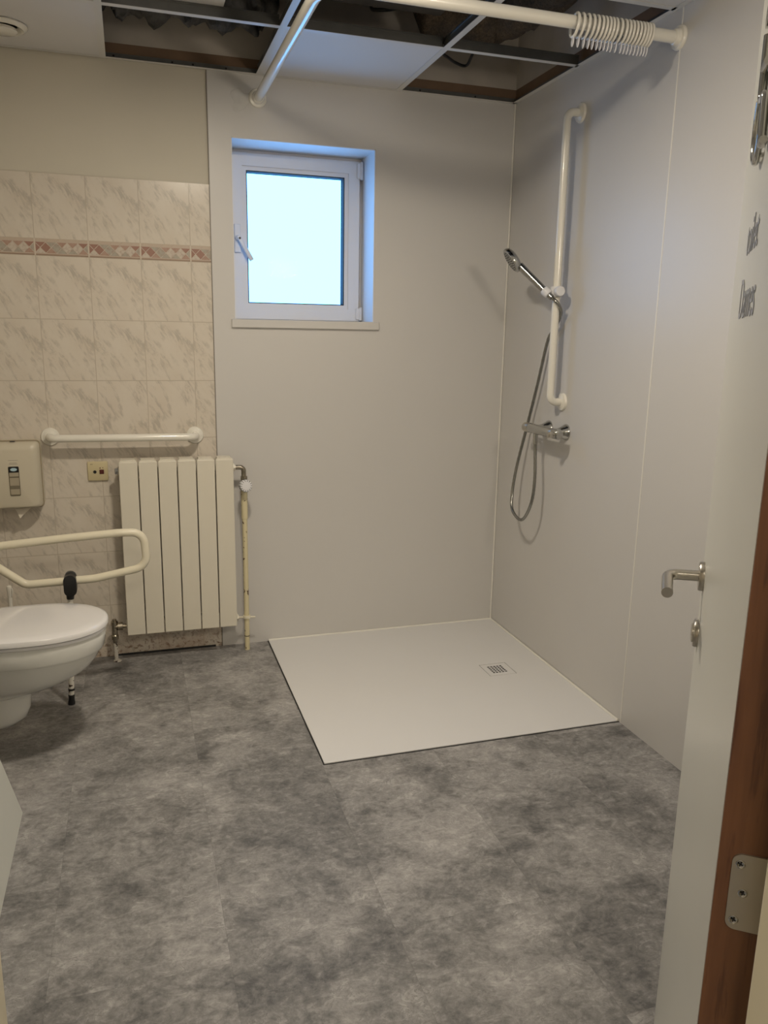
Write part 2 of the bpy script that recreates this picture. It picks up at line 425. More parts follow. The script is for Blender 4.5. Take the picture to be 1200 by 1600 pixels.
# ------------------------------------------------------------------ suspended ceiling grid
XM = [-.5604-.6*k for k in range(4)]; YC = [-.5566-.5885*k for k in range(5)]
b = B()
T = .0012
b.box(XL, 0, -.022, -.0035, H, H+T); b.box(-.022, -.0005, YF, 0, H, H+T)
b.box(XL, XL+.022, YF, 0, H, H+T); b.box(XL, 0, YF, YF+.022, H, H+T)
ang = struct(b.out('trim_ceiling_grid', M['grid']))
b = B(); b.box(XL, 0, -.0045, -.0035, H+T, H+.020); b.box(-.0020, -.0012, YF, 0, H+T, H+.020); b.box(XL, 0, -.0060, -.0035, H+.020, H+.0215)
b.out('angle_upstand', M['zinc'], ang)
for x in (-1.72, -1.50, -1.42, -1.29, -.46, -.20): B().lathe([(0, .004), (.0015, .003)], (x, -.0045, H+.012), (0, -1, 0), 10).out('screw', M['dark'], ang)
def tee(p0, p1, along, hweb):
    """white cap + grey web + bulb"""
    b1, b2 = B(), B()
    if along == 'y':
        x = p0[0]; b1.box(x-.012, x+.012, p1[1], p0[1], H-.0004, H+.0014)
        b2.box(x-.0012, x+.0012, p1[1], p0[1], H+.0014, H+hweb); b2.box(x-.0035, x+.0035, p1[1], p0[1], H+hweb-.006, H+hweb)
    else:
        y = p0[1]; b1.box(p0[0], p1[0], y-.012, y+.012, H, H+.0012)
        b2.box(p0[0], p1[0], y-.0012, y+.0012, H+.0012, H+hweb); b2.box(p0[0], p1[0], y-.0035, y+.0035, H+hweb-.006, H+hweb)
    c = b1.out('grid_bar', M['grid'], ang); b2.out('bar_web', M['zinc'], c)
for x in XM: tee((x, -.0045), (x, YF), 'y', .038)
xs = [0]+XM+[XL]
for i in range(len(xs)-1):
    for y in YC: tee((xs[i+1]+.012, y), (xs[i]-.012, y), 'x', .038)

def ceiling_tile(x0, x1, y0, y1, label, z=H+.0018, group='mineral ceiling tiles', rot=0):
    t = B().box(x0, x1, y0, y1, z, z+.015, .0015, 1).out('ceiling_tile', M['tile_panel'], origin=((x0+x1)/2, (y0+y1)/2, z))
    t.rotation_euler.z = rot
    return tag(t, label, 'ceiling tile', group)
g = .004
ceiling_tile(XM[2]+.6*0-.6+g, XM[2]-g, YC[0]+g, -.006, 'pale ceiling tile carrying the round white air valve, top left corner')
ceiling_tile(XM[1]+g, XM[0]-g, YC[0]+g, -.006, 'pale bluish ceiling tile above the window, between two open bays')
ceiling_tile(-.545, -.006, YC[2]+g, YC[1]-g, 'cut white ceiling tile next to the right wall, above the ring-laden rail end')
ceiling_tile(-1.955, -1.360, -1.142, -.547, 'loose ceiling tile lying on top of the bars in an open bay', z=H+.0385)
# the rest of the ceiling, out of the photograph, keeps the room closed
b = B()
xe = [0]+XM+[XL]
for i in range(5):
    ye = [0]+YC+[YF]
    for j in range(6):
        if (i, j) in ((0, 0), (1, 0), (2, 0), (3, 0), (0, 1), (1, 1), (2, 1), (0, 2)): continue
        if j == 5: continue
        b.box(xe[i+1]+g, xe[i]-g, ye[j+1]+g, ye[j]-g, H+.0018, H+.0168)
b.box(XL, 0, YF, YC[4]-g, H+.0018, H+.0168)
b.out('ceiling_infill', M['tile_panel'], ang)

# air valve in the left tile
t = thing('air_valve', 'round white extract air valve set in the ceiling tile at top left', 'air vent', (-2.083, -.245, H))
b = B().lathe([(0, .082), (.004, .083), (.010, .078), (.014, .070), (.010, .060), (.002, .052), (0, .050)], (-2.083, -.245, H), (0, 0, -1), 40)
b.out('valve_ring', M['enamel'], t, 40)
B().lathe([(.001, .030), (.012, .048), (.020, .050), (.024, .044), (.026, .0)], (-2.083, -.245, H), (0, 0, -1), 40).out('valve_disc', M['enamel'], t, 40)
# recessed ceiling lamp that lights the room (above the frame)
t = thing('ceiling_lamp', 'small round recessed ceiling lamp above the middle of the room', 'lamp', (LAMP_POS[0], LAMP_POS[1], H))
B().lathe([(0, .10), (.006, .10), (.010, .092), (.010, .088), (.0, .088)], (LAMP_POS[0], LAMP_POS[1], H), (0, 0, -1), 32).out('lamp_ring', M['enamel'], t, 40)

t = thing('wall_lamp', 'small white box lamp on the doorway wall behind the open door', 'lamp', (-.45, YF, 1.95))
B().box(-.58, -.32, YF+.001, -2.915, 1.87, 2.03, .006, 2).out('lamp_housing', M['enamel'], t, 40)

# ------------------------------------------------------------------ things in the ceiling void
def blob(name, pts, rx, mt, label, cat, amp=.35, seed=0, sq=1.0):
    """ragged sheet/sausage along pts"""
    rnd = random.Random(seed); bb = B(); P = catmull(pts, 10); n = 20; secs = []
    ph = [rnd.uniform(0, 6) for _ in range(8)]
    for i, p in enumerate(P):
        t_ = (P[min(i+1, len(P)-1)]-P[max(i-1, 0)]).normalized(); a = t_.cross(Vector((0, 0, 1))).normalized(); c = a.cross(t_)
        e = min(1, .3+min(i, len(P)-1-i)*.25)
        secs.append([p+(a*math.cos(2*PI*k/n)+c*math.sin(2*PI*k/n)*sq)*rx*e*(1+amp*(math.sin(i*.9+ph[0]+k*.6)*.4+math.sin(i*.37+ph[1]+k*1.3)*.35+rnd.uniform(-.3, .3))) for k in range(n)])
    bb.loft(secs); return tag(bb.out(name, mt, smooth=80), label, cat)
blob('insulation_batt', [(-1.86, -.15, 2.675), (-1.70, -.15, 2.68), (-1.55, -.15, 2.665), (-1.42, -.15, 2.69), (-1.31, -.15, 2.65), (-1.2, -.15, 2.69), (-1.1, -.15, 2.69)], .098, M['insul'], 'ragged grey insulation hanging over the plaster in the upper left ceiling opening', 'insulation', .45, 3)
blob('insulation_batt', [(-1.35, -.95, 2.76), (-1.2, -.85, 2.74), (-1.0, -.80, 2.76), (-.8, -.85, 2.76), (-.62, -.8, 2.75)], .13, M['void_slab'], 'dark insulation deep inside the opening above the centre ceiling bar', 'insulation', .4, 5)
blob('lagged_pipe', [(-.56, -.20, 2.72), (-.42, -.22, 2.70), (-.30, -.24, 2.69), (-.21, -.27, 2.70), (-.17, -.42, 2.71), (-.15, -.62, 2.71), (-.14, -.9, 2.72)], .095, M['lag'], 'fuzzy brown lagged duct inside the opening left of the curtain rings', 'pipe', .16, 8)
tag(B().tube(catmull([(-.60, -.02, 2.66), (-.50, -.20, 2.575), (-.426, -.20, 2.55), (-.36, -.15, 2.545), (-.302, -.123, 2.545), (-.296, -.16, 2.56), (-.312, -.22, 2.585), (-.35, -.10, 2.61), (-.36, -.03, 2.66)], 8), .0062, 10).out('black_cable', M['black'], smooth=60), 'thick black cable dipping in a V through the right rear ceiling opening', 'cable')
tag(B().tube(catmull([(-.62, -.55, 2.72), (-.60, -.30, 2.70), (-.64, -.22, 2.69), (-.70, -.15, 2.70), (-.715, -.11, 2.72), (-.70, -.08, 2.78)], 8), .007, 10).out('grey_conduit', M['zinc'], smooth=60), 'grey bent conduit deep in the centre ceiling opening', 'cable')
tag(B().box(-1.14, -.60, -.69, -.60, 2.54, 2.58, .003, 1).out('timber_batten', M['void_slab']), 'dark timber batten above the centre ceiling opening', 'batten')
tag(B().box(-.40, -.36, -1.10, -.05, 2.83, 2.90, .003, 1).out('timber_batten', M['void_wood']), 'brown timber joist crossing the opening above the shower rail', 'batten')

# ------------------------------------------------------------------ window
w = bpy.data.objects.new('window_1', None); COL.objects.link(w); w['kind'] = 'structure'; w.location = (0, 0, 0)
def ring_frame(x0, x1, z0, z1, wdt, y0, y1, bev=.003):
    bb = B()
    for pts in (((x0, z0), (x1, z0), (x1-wdt, z0+wdt), (x0+wdt, z0+wdt)), ((x1, z0), (x1, z1), (x1-wdt, z1-wdt), (x1-wdt, z0+wdt)),
                ((x1, z1), (x0, z1), (x0+wdt, z1-wdt), (x1-wdt, z1-wdt)), ((x0, z1), (x0, z0), (x0+wdt, z0+wdt), (x0+wdt, z1-wdt))):
        bb.loft([[Vector((x, y0, z)) for x, z in pts], [Vector((x, y1, z)) for x, z in pts]])
    return bb
ring_frame(WX0+.003, WX1-.003, WZ0, WZ1-.003, .05, .205, .28).out('window_frame', M['white_frame'], w)
sx0, sx1, sz0, sz1 = -1.262, -.676, 1.489, 2.192
sash = ring_frame(sx0, sx1, sz0, sz1, .052, .178, .24).out('sash', M['white_frame'], w)
ring_frame(sx0+.048, sx1-.048, sz0+.048, sz1-.048, .022, .184, .24).out('glazing_bead', M['white_frame'], sash)
ring_frame(sx0+.0695, sx1-.0695, sz0+.0695, sz1-.0695, .0045, .1845, .236).out('gasket', M['dark'], sash)
B().box(sx0+.07, sx1-.07, .215, .221, sz0+.07, sz1-.07).out('pane', M['glass'], sash)
for z0, z1 in ((2.115, 2.19), (1.492, 1.552)):
    hg = B().tube([(-.668, .172, z0), (-.668, .172, z1)], .008, 12).out('window_hinge', M['white_frame'], w, 60)
    B().box(-.690, -.668, .170, .178, z0+.004, z1-.004, .002, 1).out('hinge_leaf', M['white_frame'], hg)
hd = B().box(-1.250, -1.222, .166, .178, 1.775, 1.895, .003, 2).out('window_handle', M['white_frame'], w)
B().lathe([(0, .012), (.020, .012), (.024, .009)], (-1.236, .168, 1.835), (0, -1, 0), 16).out('handle_hub', M['white_frame'], hd, 40)
R = Matrix.Translation((-1.232, .148, 1.838)) @ Matrix.Rotation(math.radians(-32), 4, 'Y')
B().box(-.0095, .0095, -.007, .007, -.112, .006, .004, 2, M=Matrix.Translation((-1.234, .142, 1.838)) @ Matrix.Rotation(math.radians(-30), 4, 'Y')).out('handle_grip', M['white_frame'], hd, 40)
B().lathe([(0, .005), (.001, .005)], (-1.231, .1345, 1.832), (0, -1, 0), 12).out('lock_button', M['black'], hd)
struct(B().box(-1.292, -.632, -.016, .20, 1.449, 1.4845, .002, 1).out('trim_window_sill', M['panel']))
# outside reveal closes behind frame: wall is .30 deep

# ------------------------------------------------------------------ door
Hc = Vector((-1.1565, -2.9653, 0)); u = Vector((.59427, .80426, 0)); nn = Vector((-.80426, .59427, 0)); LW = .677
def D(a, off, z): return Hc+u*a+nn*off+Vector((0, 0, z))
Md = Matrix(((u.x, nn.x, 0, Hc.x), (u.y, nn.y, 0, Hc.y), (0, 0, 1, 0), (0, 0, 0, 1)))
dr = bpy.data.objects.new('door_1', None); COL.objects.link(dr); dr['kind'] = 'structure'
B().box(.004, LW-.0, -.056, 0, .012, 2.08, .0015, 1, M=Md).out('door_leaf', M['door_white'], dr)
B().box(-.0008, .004, -.0558, -.0002, .012, 2.08, M=Md).out('hardwood_edge', M['wood'], dr)
B().box(LW-.0, LW+.006, -.0550, -.0010, .012, 2.08, M=Md).out('edge_lipping', M['door_white'], dr)
hl = B().lathe([(0, .026), (.006, .026), (.0085, .0245)], D(.633, 0, 1.028), nn, 32).out('door_handle', M['brushed'], dr, 40)
b = B(); b.tube(arc_path([D(.633, .006, 1.028), D(.633, .060, 1.026), D(.545, .060, 1.018)], .018, 8), .0095, 20)
b.out('lever', M['brushed'], hl, 50)
tk = B().lathe([(0, .025), (.006, .025), (.008, .0235)], D(.628, 0, .925), nn, 32).out('thumb_turn', M['brushed'], dr, 40)
B().lathe([(.008, .017), (.0105, .017), (.0115, .015)], D(.628, 0, .925), nn, 24).out('turn_knob', M['brushed'], tk, 40)
# hinge plate let into the hardwood edge
def rr(x0, x1, z0, z1, r, n=6, corners=(1, 1, 1, 1)):
    out = []
    for (cx, cz, a0, f) in ((x1-r, z1-r, 0, corners[0]), (x0+r, z1-r, 90, corners[1]), (x0+r, z0+r, 180, corners[2]), (x1-r, z0+r, 270, corners[3])):
        if not f:
            out.append((cx+(r if a0 in (0, 270) else -r), cz+(r if a0 in (0, 90) else -r))); continue
        for k in range(n+1): a = math.radians(a0+90*k/n); out.append((cx+r*math.cos(a), cz+r*math.sin(a)))
    return out
HZ = .869
outl = rr(-.066, -.0135, HZ-.0445, HZ+.0445, .010, corners=(1, 0, 0, 1))
hp = B().loft([[D(-.0008, s, z) for s, z in outl], [D(-.0032, s, z) for s, z in outl]]).out('hinge_plate', M['steelplate'], dr)
for s, z in ((-.0215, HZ+.033), (-.0270, HZ), (-.0215, HZ-.033)):
    sc = B().lathe([(0, .0048), (.0008, .0048), (.0010, .0038), (.0004, .0030), (.0004, 0)], D(-.0032, s, z), -u, 20).out('screw', M['chrome'], hp, 40)
    b = B()
    for rz in (0, PI/2):
        b.box(-.0002, .0002, -.0022, .0022, -.0005, .0005, M=Matrix.Translation(D(-.0040, s, z)) @ Md.to_3x3().to_4x4() @ Matrix.Rotation(rz+.4, 4, 'X'))
    b.out('screw_slot', M['dark'], sc)
B().tube([D(-.006, -.0665, HZ-.044), D(-.006, -.0665, HZ+.044)], .0065, 14).out('hinge_knuckle', M['steelplate'], dr, 60)
# lettering and stand-off wheelchair symbol on the face
def text_mesh(s, width, u_left, zb, name):
    cu = bpy.data.curves.new('t', 'FONT'); cu.body = s; cu.size = 1; cu.extrude = .01
    o = bpy.data.objects.new('t', cu); COL.objects.link(o)
    dg = bpy.context.evaluated_depsgraph_get(); me = bpy.data.meshes.new_from_object(o.evaluated_get(dg))
    xs_ = [v.co.x for v in me.vertices]; x0, x1 = min(xs_), max(xs_); k = width/(x1-x0)
    for v in me.vertices:
        c = v.co.copy(); v.co = D(u_left-(c.x-x0)*k, .0004+max(0, c.z)*.04, zb+c.y*k)
    bpy.data.objects.remove(o); bpy.data.curves.remove(cu)
    me.name = name; me.materials.clear(); me.materials.append(M['letter'])
    return link(bpy.data.objects.new(name, me), dr)
text_mesh('toilet', .150, .487, 1.549, 'lettering')
text_mesh('Dames', .215, .502, 1.462, 'lettering')
b = B(); so = .007; cu_, cz_ = .418, 1.708
b.tube([D(cu_+.046*math.cos(a), so, cz_+.046*math.sin(a)) for a in [math.radians(-200+k*10) for k in range(26)]], .0045, 8)
b.tube(arc_path([D(cu_+.010, so, cz_+.110), D(cu_+.004, so, cz_+.030), D(cu_-.048, so, cz_+.026), D(cu_-.066, so, cz_-.040), D(cu_-.085, so, cz_-.036)], .008, 4), .0055, 8)
b.tube([D(cu_+.006, so, cz_+.068), D(cu_-.040, so, cz_+.066)], .006, 8)
b.lathe([(0, .017), (.008, .017)], D(cu_+.010, so-.004, cz_+.135), nn, 20)
for du, dz in ((.046, 0), (-.02, -.041), (.008, .09)): b.tube([D(cu_+du, 0, cz_+dz), D(cu_+du, so, cz_+dz)], .003, 8)
b.out('wheelchair_symbol', M['chrome'], dr, 50)

# door frame (cream painted steel)
b = B(); b.box(-1.166, -1.06, YF-.115, YF+.004, 0, 2.17, .003, 2); b.box(-1.92, -1.06, YF-.115, YF+.004, 2.09, 2.17, .003, 2)
b.box(-1.92, -1.822, YF-.115, YF+.0, 0, 2.17, .003, 2); b.box(-1.824, -1.817, YF-.085, YF-.03, 0, 2.09, .002, 1)
struct(b.out('trim_door_frame', M['casing']))

# ================================================================== OBJECTS
# ---- shower tray
TWd, TD = 1.1537, 1.1606
t = thing('shower_tray', 'large square white low shower tray in the rear right corner', 'shower tray', (0, 0, 0))
dx0, dx1, dy0, dy1 = -.306, -.181, -.660, -.538; ZT = .005
b = B(); e = .004
for (x0, x1, y0, y1) in ((-TWd, dx0, -TD, -.004), (dx1, -.001, -TD, -.004), (dx0, dx1, -TD, dy0), (dx0, dx1, dy1, -.004)):
    b.box(x0, x1, y0, y1, .0005, ZT)
b.out('tray_body', M['tray'], t)
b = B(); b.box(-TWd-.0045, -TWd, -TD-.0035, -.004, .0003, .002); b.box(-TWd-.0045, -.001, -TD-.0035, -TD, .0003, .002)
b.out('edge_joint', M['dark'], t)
b = B(); b.tube([(-TWd, -.006, ZT+.001), (-.004, -.006, ZT+.001), (-.005, -TD, ZT+.001)], .0055, 8); b.out('caulk_bead', M['caulk'], t, 60)
B().box(dx0, dx1, dy0, dy1, .0004, .0014).out('drain_well', M['dark'], t)
b = B(); m_ = .0022
px, py = .0145, .0148; cx, cy = -.245, -.598; hw = .0050
xs_ = [dx0+m_]; ys_ = [dy0+m_]
for i in range(5): xs_ += [cx+(i-2)*px-hw, cx+(i-2)*px+hw]; ys_ += [cy+(i-2)*py-hw, cy+(i-2)*py+hw]
xs_.append(dx1-m_); ys_.append(dy1-m_)
for i in range(len(xs_)-1):
    for j in range(len(ys_)-1):
        if i % 2 == 1 and j % 2 == 1: continue
        b.box(xs_[i], xs_[i+1], ys_[j], ys_[j+1], ZT-.0010, ZT-.0004)
b.out('drain_cover', M['tray'], t)

# ---- shower rails (two tubes meeting in an elbow)
RZ = 2.366; RA = 1.1645
t = thing('shower_curtain_rail', 'white L-shaped tubular shower curtain rail fixed to back and right walls', 'curtain rail', (-RA, -RA, RZ))
b = B().tube(arc_path([(-RA, -.004, RZ), (-RA, -RA, RZ), (-.002, -RA, RZ)], .09, 10), .0185, 20); b.out('rail_tube', M['enamel'], t, 60)
fp = [(0, .037), (.006, .037), (.010, .034), (.011, .026), (.024, .0225), (.026, .0195)]
B().lathe(fp, (-RA, -.003, RZ), (0, -1, 0), 32).out('flange', M['enamel'], t, 40)
B().lathe(fp, (0, -RA, RZ), (-1, 0, 0), 32).out('flange', M['enamel'], t, 40)
# ---- curtain rings
def ring(x, label):
    t = thing('curtain_ring', label, 'curtain ring', (x, -RA, RZ-.0076), 'white rings threaded on the shower rail')
    c = Vector((x, -RA, RZ-.0076))
    t['_loc'] = list(c)
    t.location = c
    r_ = .0318
    rg = B().tube([c+Vector((0, math.sin(a)*r_, math.cos(a)*r_)) for a in [2*PI*k/28 for k in range(28)]], .0046, 10, closed=True).out('ring', M['enamel'], t, 60)
    bot = c+Vector((0, 0, -r_))
    b = B()
    b.tube(catmull([bot+Vector((.0, -.005, -.001)), bot+Vector((0, -.006, -.018)), bot+Vector((0, 0, -.028)), bot+Vector((0, .006, -.018)), bot+Vector((0, .005, -.003))], 5), .0022, 6)
    b.out('eyelet', M['white_frame'], t, 60)
    return t
first = None
gaps = [0, .0205, .041, .0595, .0765, .0925, .107, .121, .134, .1475, .166, .1845, .199, .2125, .2265, .24, .2535, .266, .2775, .289]
for i, gx in enumerate(gaps):
    x = -.377+gx*.905
    lab = 'white plastic curtain ring in the row bunched together on the shower rail'
    if i == 0: lab = 'white curtain ring at the left end of the bunch, facing the window side'; first = ring(x, lab); r_i = first
    else:
        r_i = first.copy(); COL.objects.link(r_i); r_i.location = (x, -RA, RZ-.0076)
        if i == len(gaps)-1: lab = 'white curtain ring at the right end of the bunch, nearest the wall flange'
        r_i['label'] = lab
        for ch in first.children:
            c = ch.copy(); c.parent = r_i; COL.objects.link(c)
    r_i.rotation_euler = (random.uniform(-.03, .03), random.uniform(.09, .11), random.uniform(-.11, -.09))

# ---- grab bars
def grab_bar(label, A, Bp, nrm, prot, r, mt):
    A, Bp, nrm = Vector(A), Vector(Bp), Vector(nrm)
    t = thing('grab_bar', label, 'grab bar', tuple(A))
    t0 = B().tube(arc_path([A, A+nrm*prot, Bp+nrm*prot, Bp], .038, 8), r, 20).out('bar_tube', mt, t, 60)
    for q in (A, Bp):
        B().lathe([(0, .037), (.005, .037), (.009, .034), (.010, .026), (.013, .021), (.014, .0165)], q, nrm, 32).out('flange', mt, t, 40)
    return t
grab_bar('short horizontal white grab bar on the tiles above the radiator', (-2.048, 0, .993), (-1.462, 0, .988), (0, -1, 0), .072, .0158, M['enamel'])
vb = grab_bar('long vertical white grab bar on the right shower wall', (0, -.585, 2.281), (0, -.585, 1.168), (-1, 0, 0), .060, .0158, M['enamel'])

# ---- hand shower set
HB = Vector((-.100, -.580, 1.605)); HT = Vector((-.222, -.428, 1.774)); dv = (HT-HB).normalized()
t = thing('shower_holder', 'white sliding shower head holder clamped on the vertical grab bar', 'shower holder', (-.06, -.585, 1.61))
b = B().lathe([(-.020, .0235), (-.018, .025), (.018, .025), (.020, .0235)], (-.06, -.585, 1.61), (0, 0, 1), 24); b.out('clamp', M['white_frame'], t, 40)
B().lathe([(0, .014), (.002, .020), (.022, .021), (.028, .018), (.029, 0)], (-.064, -.605, 1.61), (-.15, -1, .02), 24).out('clamp_knob', M['white_frame'], t, 40)
B().lathe([(-.012, .0175), (-.010, .019), (.016, .019), (.018, .0175)], HB, dv, 20).out('cradle', M['white_frame'], t, 40)
B().tube([(-.072, -.585, 1.608), tuple(HB)], .012, 12).out('cradle_arm', M['white_frame'], t, 60)

t = thing('hand_shower', 'chrome hand shower head resting in the white holder', 'hand shower', tuple(HB))
# handle then head disc: spray face looks down/left towards the room
b = B(); hs = HB-dv*.03; he = HB+dv*.165
b.tube([hs, HB, HB+dv*.05, HB+dv*.12, he], [.0115, .0125, .0138, .0145, .0160], 20); b.out('handle', mat('satin_chrome', (.36, .36, .35), .20, 1, var=.02), t, 60)
side = dv.cross(Vector((0, 0, 1))).normalized(); fn = Vector((-.47, -.14, -.86)); fn = (fn-dv*fn.dot(dv)).normalized()
fn = (fn*.95+dv*.12).normalized(); side = dv.cross(fn).normalized(); hax = (dv-fn*dv.dot(fn)).normalized()
hc = HB+dv*.205+fn*.004
def disc(c, rx, ry, off): return [c+hax*math.cos(a)*rx+side*math.sin(a)*ry+fn*off for a in [2*PI*k/36 for k in range(36)]]
b = B(); b.loft([disc(hc-hax*.004, .018, .014, -.020), disc(hc, .040, .036, -.016), disc(hc, .052, .048, -.007), disc(hc, .055, .051, .003), disc(hc, .054, .050, .010), disc(hc, .050, .046, .012)])
hd = b.out('head', M['chrome'], t, 50)
b = B(); b.loft([disc(hc, .046, .042, .0118), disc(hc, .045, .041, .0135)]); sub(b, 'spray_plate', M['hose'], hd, 40)
b = B()
for r_, n_ in ((.010, 6), (.020, 12), (.030, 18), (.038, 22)):
    for k in range(n_):
        a = 2*PI*k/n_; b.lathe([(0, .0014), (.002, .0010)], hc+hax*math.cos(a)*r_+side*math.sin(a)*r_+fn*.0133, fn, 6)
sub(b, 'spray_nozzles', M['dark'], hd)['kind'] = 'stuff'

hp_ = catmull([HB-dv*.028, HB-dv*.065, (-.034, -.585, 1.525), (-.026, -.525, 1.465), (-.028, -.478, 1.415), (-.032, -.42, 1.235), (-.034, -.355, 1.06), (-.050, -.318, .90), (-.065, -.312, .80), (-.078, -.322, .718),
               (-.088, -.350, .665), (-.090, -.405, .637), (-.090, -.460, .640), (-.087, -.505, .690), (-.083, -.530, .76), (-.078, -.528, .85), (-.075, -.512, .95), (-.075, -.507, .99)], 10)
t = thing('shower_hose', 'flexible metal shower hose looping down from the holder to the mixer', 'shower hose', (-.075, -.507, .99))
b = B(); rs = []
for i in range(len(hp_)): rs.append(.0072 if i % 2 else .0066)
b.tube(hp_, rs, 12); b.out('hose_tube', M['hose'], t, 30)
B().tube([hp_[-1]-Vector((0, 0, .008)), hp_[-1]+Vector((0, 0, .022))], .0095, 16).out('hose_nut', M['chrome'], t, 60)

# ---- mixer
MY0, MY1, MZ, MX = -.410, -.705, 1.046, -.075
t = thing('shower_mixer', 'chrome thermostatic shower mixer bar on the right wall', 'shower mixer', (0, -.556, MZ))
b = B().lathe([(.045, .0195), (.050, .0210), (.245, .0210), (.250, .0195)], (MX, MY0, MZ), (0, -1, 0), 28); b.out('mixer_body', M['chrome'], t, 40)
B().lathe([(0, .016), (.003, .0205), (.040, .0215), (.044, .019)], (MX, MY0, MZ), (0, -1, 0), 24).out('temperature_knob', M['brushed'], t, 40)
B().lathe([(0, .016), (.003, .0205), (.044, .0215), (.047, .019)], (MX, MY1, MZ), (0, 1, 0), 24).out('flow_knob', M['chrome'], t, 40)
b = B().lathe([(0, .012), (.012, .014), (.024, .0135), (.026, .010)], (MX-.016, MY1+.020, MZ), (-1, -.1, 0), 20); b.out('stop_button', M['brushed'], t, 40)
for y in (-.485, -.630):
    B().lathe([(0, .034), (.004, .034), (.012, .029), (.030, .020), (.040, .017), (.062, .016)], (0, y, MZ), (-1, 0, 0), 28).out('wall_rosette', M['chrome'], t, 40)
B().tube([(MX, -.507, MZ-.018), (MX, -.507, MZ-.036)], .0105, 16).out('outlet', M['chrome'], t, 60)

# ---- radiator
RX0, RX1, RZ0, RZ1 = -1.786, -1.311, .135, .901
t = thing('radiator', 'cream six-section aluminium radiator on the tiled wall below the window', 'radiator', (-1.548, -.07, RZ0))
sw = (RX1-RX0)/6
for i in range(6):
    a = RX0+i*sw+.0021; c = RX0+(i+1)*sw-.0021
    b = B().box(a, c, -.122, -.116, RZ0, RZ1-.006, .0028, 2)
    prof = [(-.121, RZ1-.012), (-.117, RZ1-.004), (-.108, RZ1), (-.055, RZ1), (-.048, RZ1-.006), (-.048, RZ0+.05), (-.050, RZ0+.04), (-.110, RZ0+.04), (-.1175, RZ0+.03)]
    b.loft([[Vector((a+.022, y, z)) for y, z in prof], [Vector((c-.022, y, z)) for y, z in prof]])
    b.box(a+.004, c-.004, -.112, -.1085, RZ0+.03, RZ1-.012)
    b.box(a+.004, c-.004, -.086, -.083, RZ0+.03, RZ1-.006); b.box(a+.004, c-.004, -.052, -.049, RZ0+.03, RZ1-.006)
    b.box(a+.003, c-.003, -.118, -.104, RZ1-.010, RZ1-.0015, .002, 1)
    b.box(a+.008, c-.008, -.100, -.052, RZ1-.004, RZ1+.0005, .001, 1)
    b.out('radiator_section', M['radiator'], t)
for z in (.175, .852): B().tube([(RX0-.002, -.08, z), (RX1+.002, -.08, z)], .019, 16).out('header_tube', M['radiator'], t, 60)
b = B(); b.lathe([(0, .017), (.004, .017), (.006, .014), (.012, .014), (.014, .011)], (RX0-.001, -.08, .852), (-1, 0, 0), 6); b.out('bleed_plug', M['chrome'], t)
for x in (-1.70, -1.40):
    for z in (.80, .22): B().box(x-.01, x+.01, -.05, 0, z-.006, z+.006).out('wall_bracket', M['radiator'], t)
for z in (.852, .160):
    B().lathe([(0, .018), (.006, .018), (.008, .012), (.011, .012)], (RX1+.0, -.08, z), (1, 0, 0), 6).out('end_cap', M['radiator'], t)

# ---- right feed pipe with thermostatic valve
PXc = -1.264
t = thing('heating_pipe', 'chipped cream heating pipe with thermostatic valve rising right of the radiator', 'pipe', (PXc, -.078, 0))
b = B().tube([(PXc, -.077, 0), (PXc, -.078, .70)], .0115, 16); b.out('pipe_tube', M['pipe_paint'], t, 60)
B().tube([(PXc, -.078, .62), (PXc, -.078, .758)], .0145, 16).out('pipe_sleeve', M['pipe_paint'], t, 60)
b = B().tube(arc_path([(-1.2995, -.08, .852), (PXc, -.08, .852), (PXc, -.08, .795)], .03, 8), .0105, 14)
b.lathe([(0, .016), (.014, .016)], (PXc, -.08, .812), (0, 0, -1), 6); b.lathe([(0, .013), (.05, .013)], (PXc, -.08, .80), (0, 0, -1), 16)
b.out('valve_elbow', M['brass'], t, 40)
kb = B().lathe([(0, .020), (.004, .026), (.030, .0275), (.036, .025), (.039, .0)], (PXc, -.092, .772), (.12, -1, .12), 32)
kb = kb.out('thermostat_knob', M['white_frame'], t, 40)
ax = Vector((.12, -1, .12)).normalized(); b = B(); a1 = ax.cross(Vector((0, 0, 1))).normalized(); a2 = ax.cross(a1)
for k in range(14):
    a = 2*PI*k/14; d = a1*math.cos(a)+a2*math.sin(a); s0 = Vector((PXc, -.092, .772))
    b.tube([s0+d*.0268+ax*.010, s0+d*.0272+ax*.028, s0+d*.0247+ax*.0358, s0+d*.0185+ax*.0372], .0010, 6)
sub(b, 'knob_slots', M['dark'], kb)
b = B(); b.tube([(-1.2995, -.08, .160), (-1.226, -.08, .155)], .0042, 10); b.lathe([(-.006, .018), (.006, .018)], (PXc, -.078, .160), (0, 0, 1), 20)
b.out('pipe_clip', M['cream_enamel'], t, 50)
B().lathe([(0, .0122), (.003, .0122)], (PXc, -.077, .066), (0, 0, 1), 18).out('joint_ring', M['dark'], t)

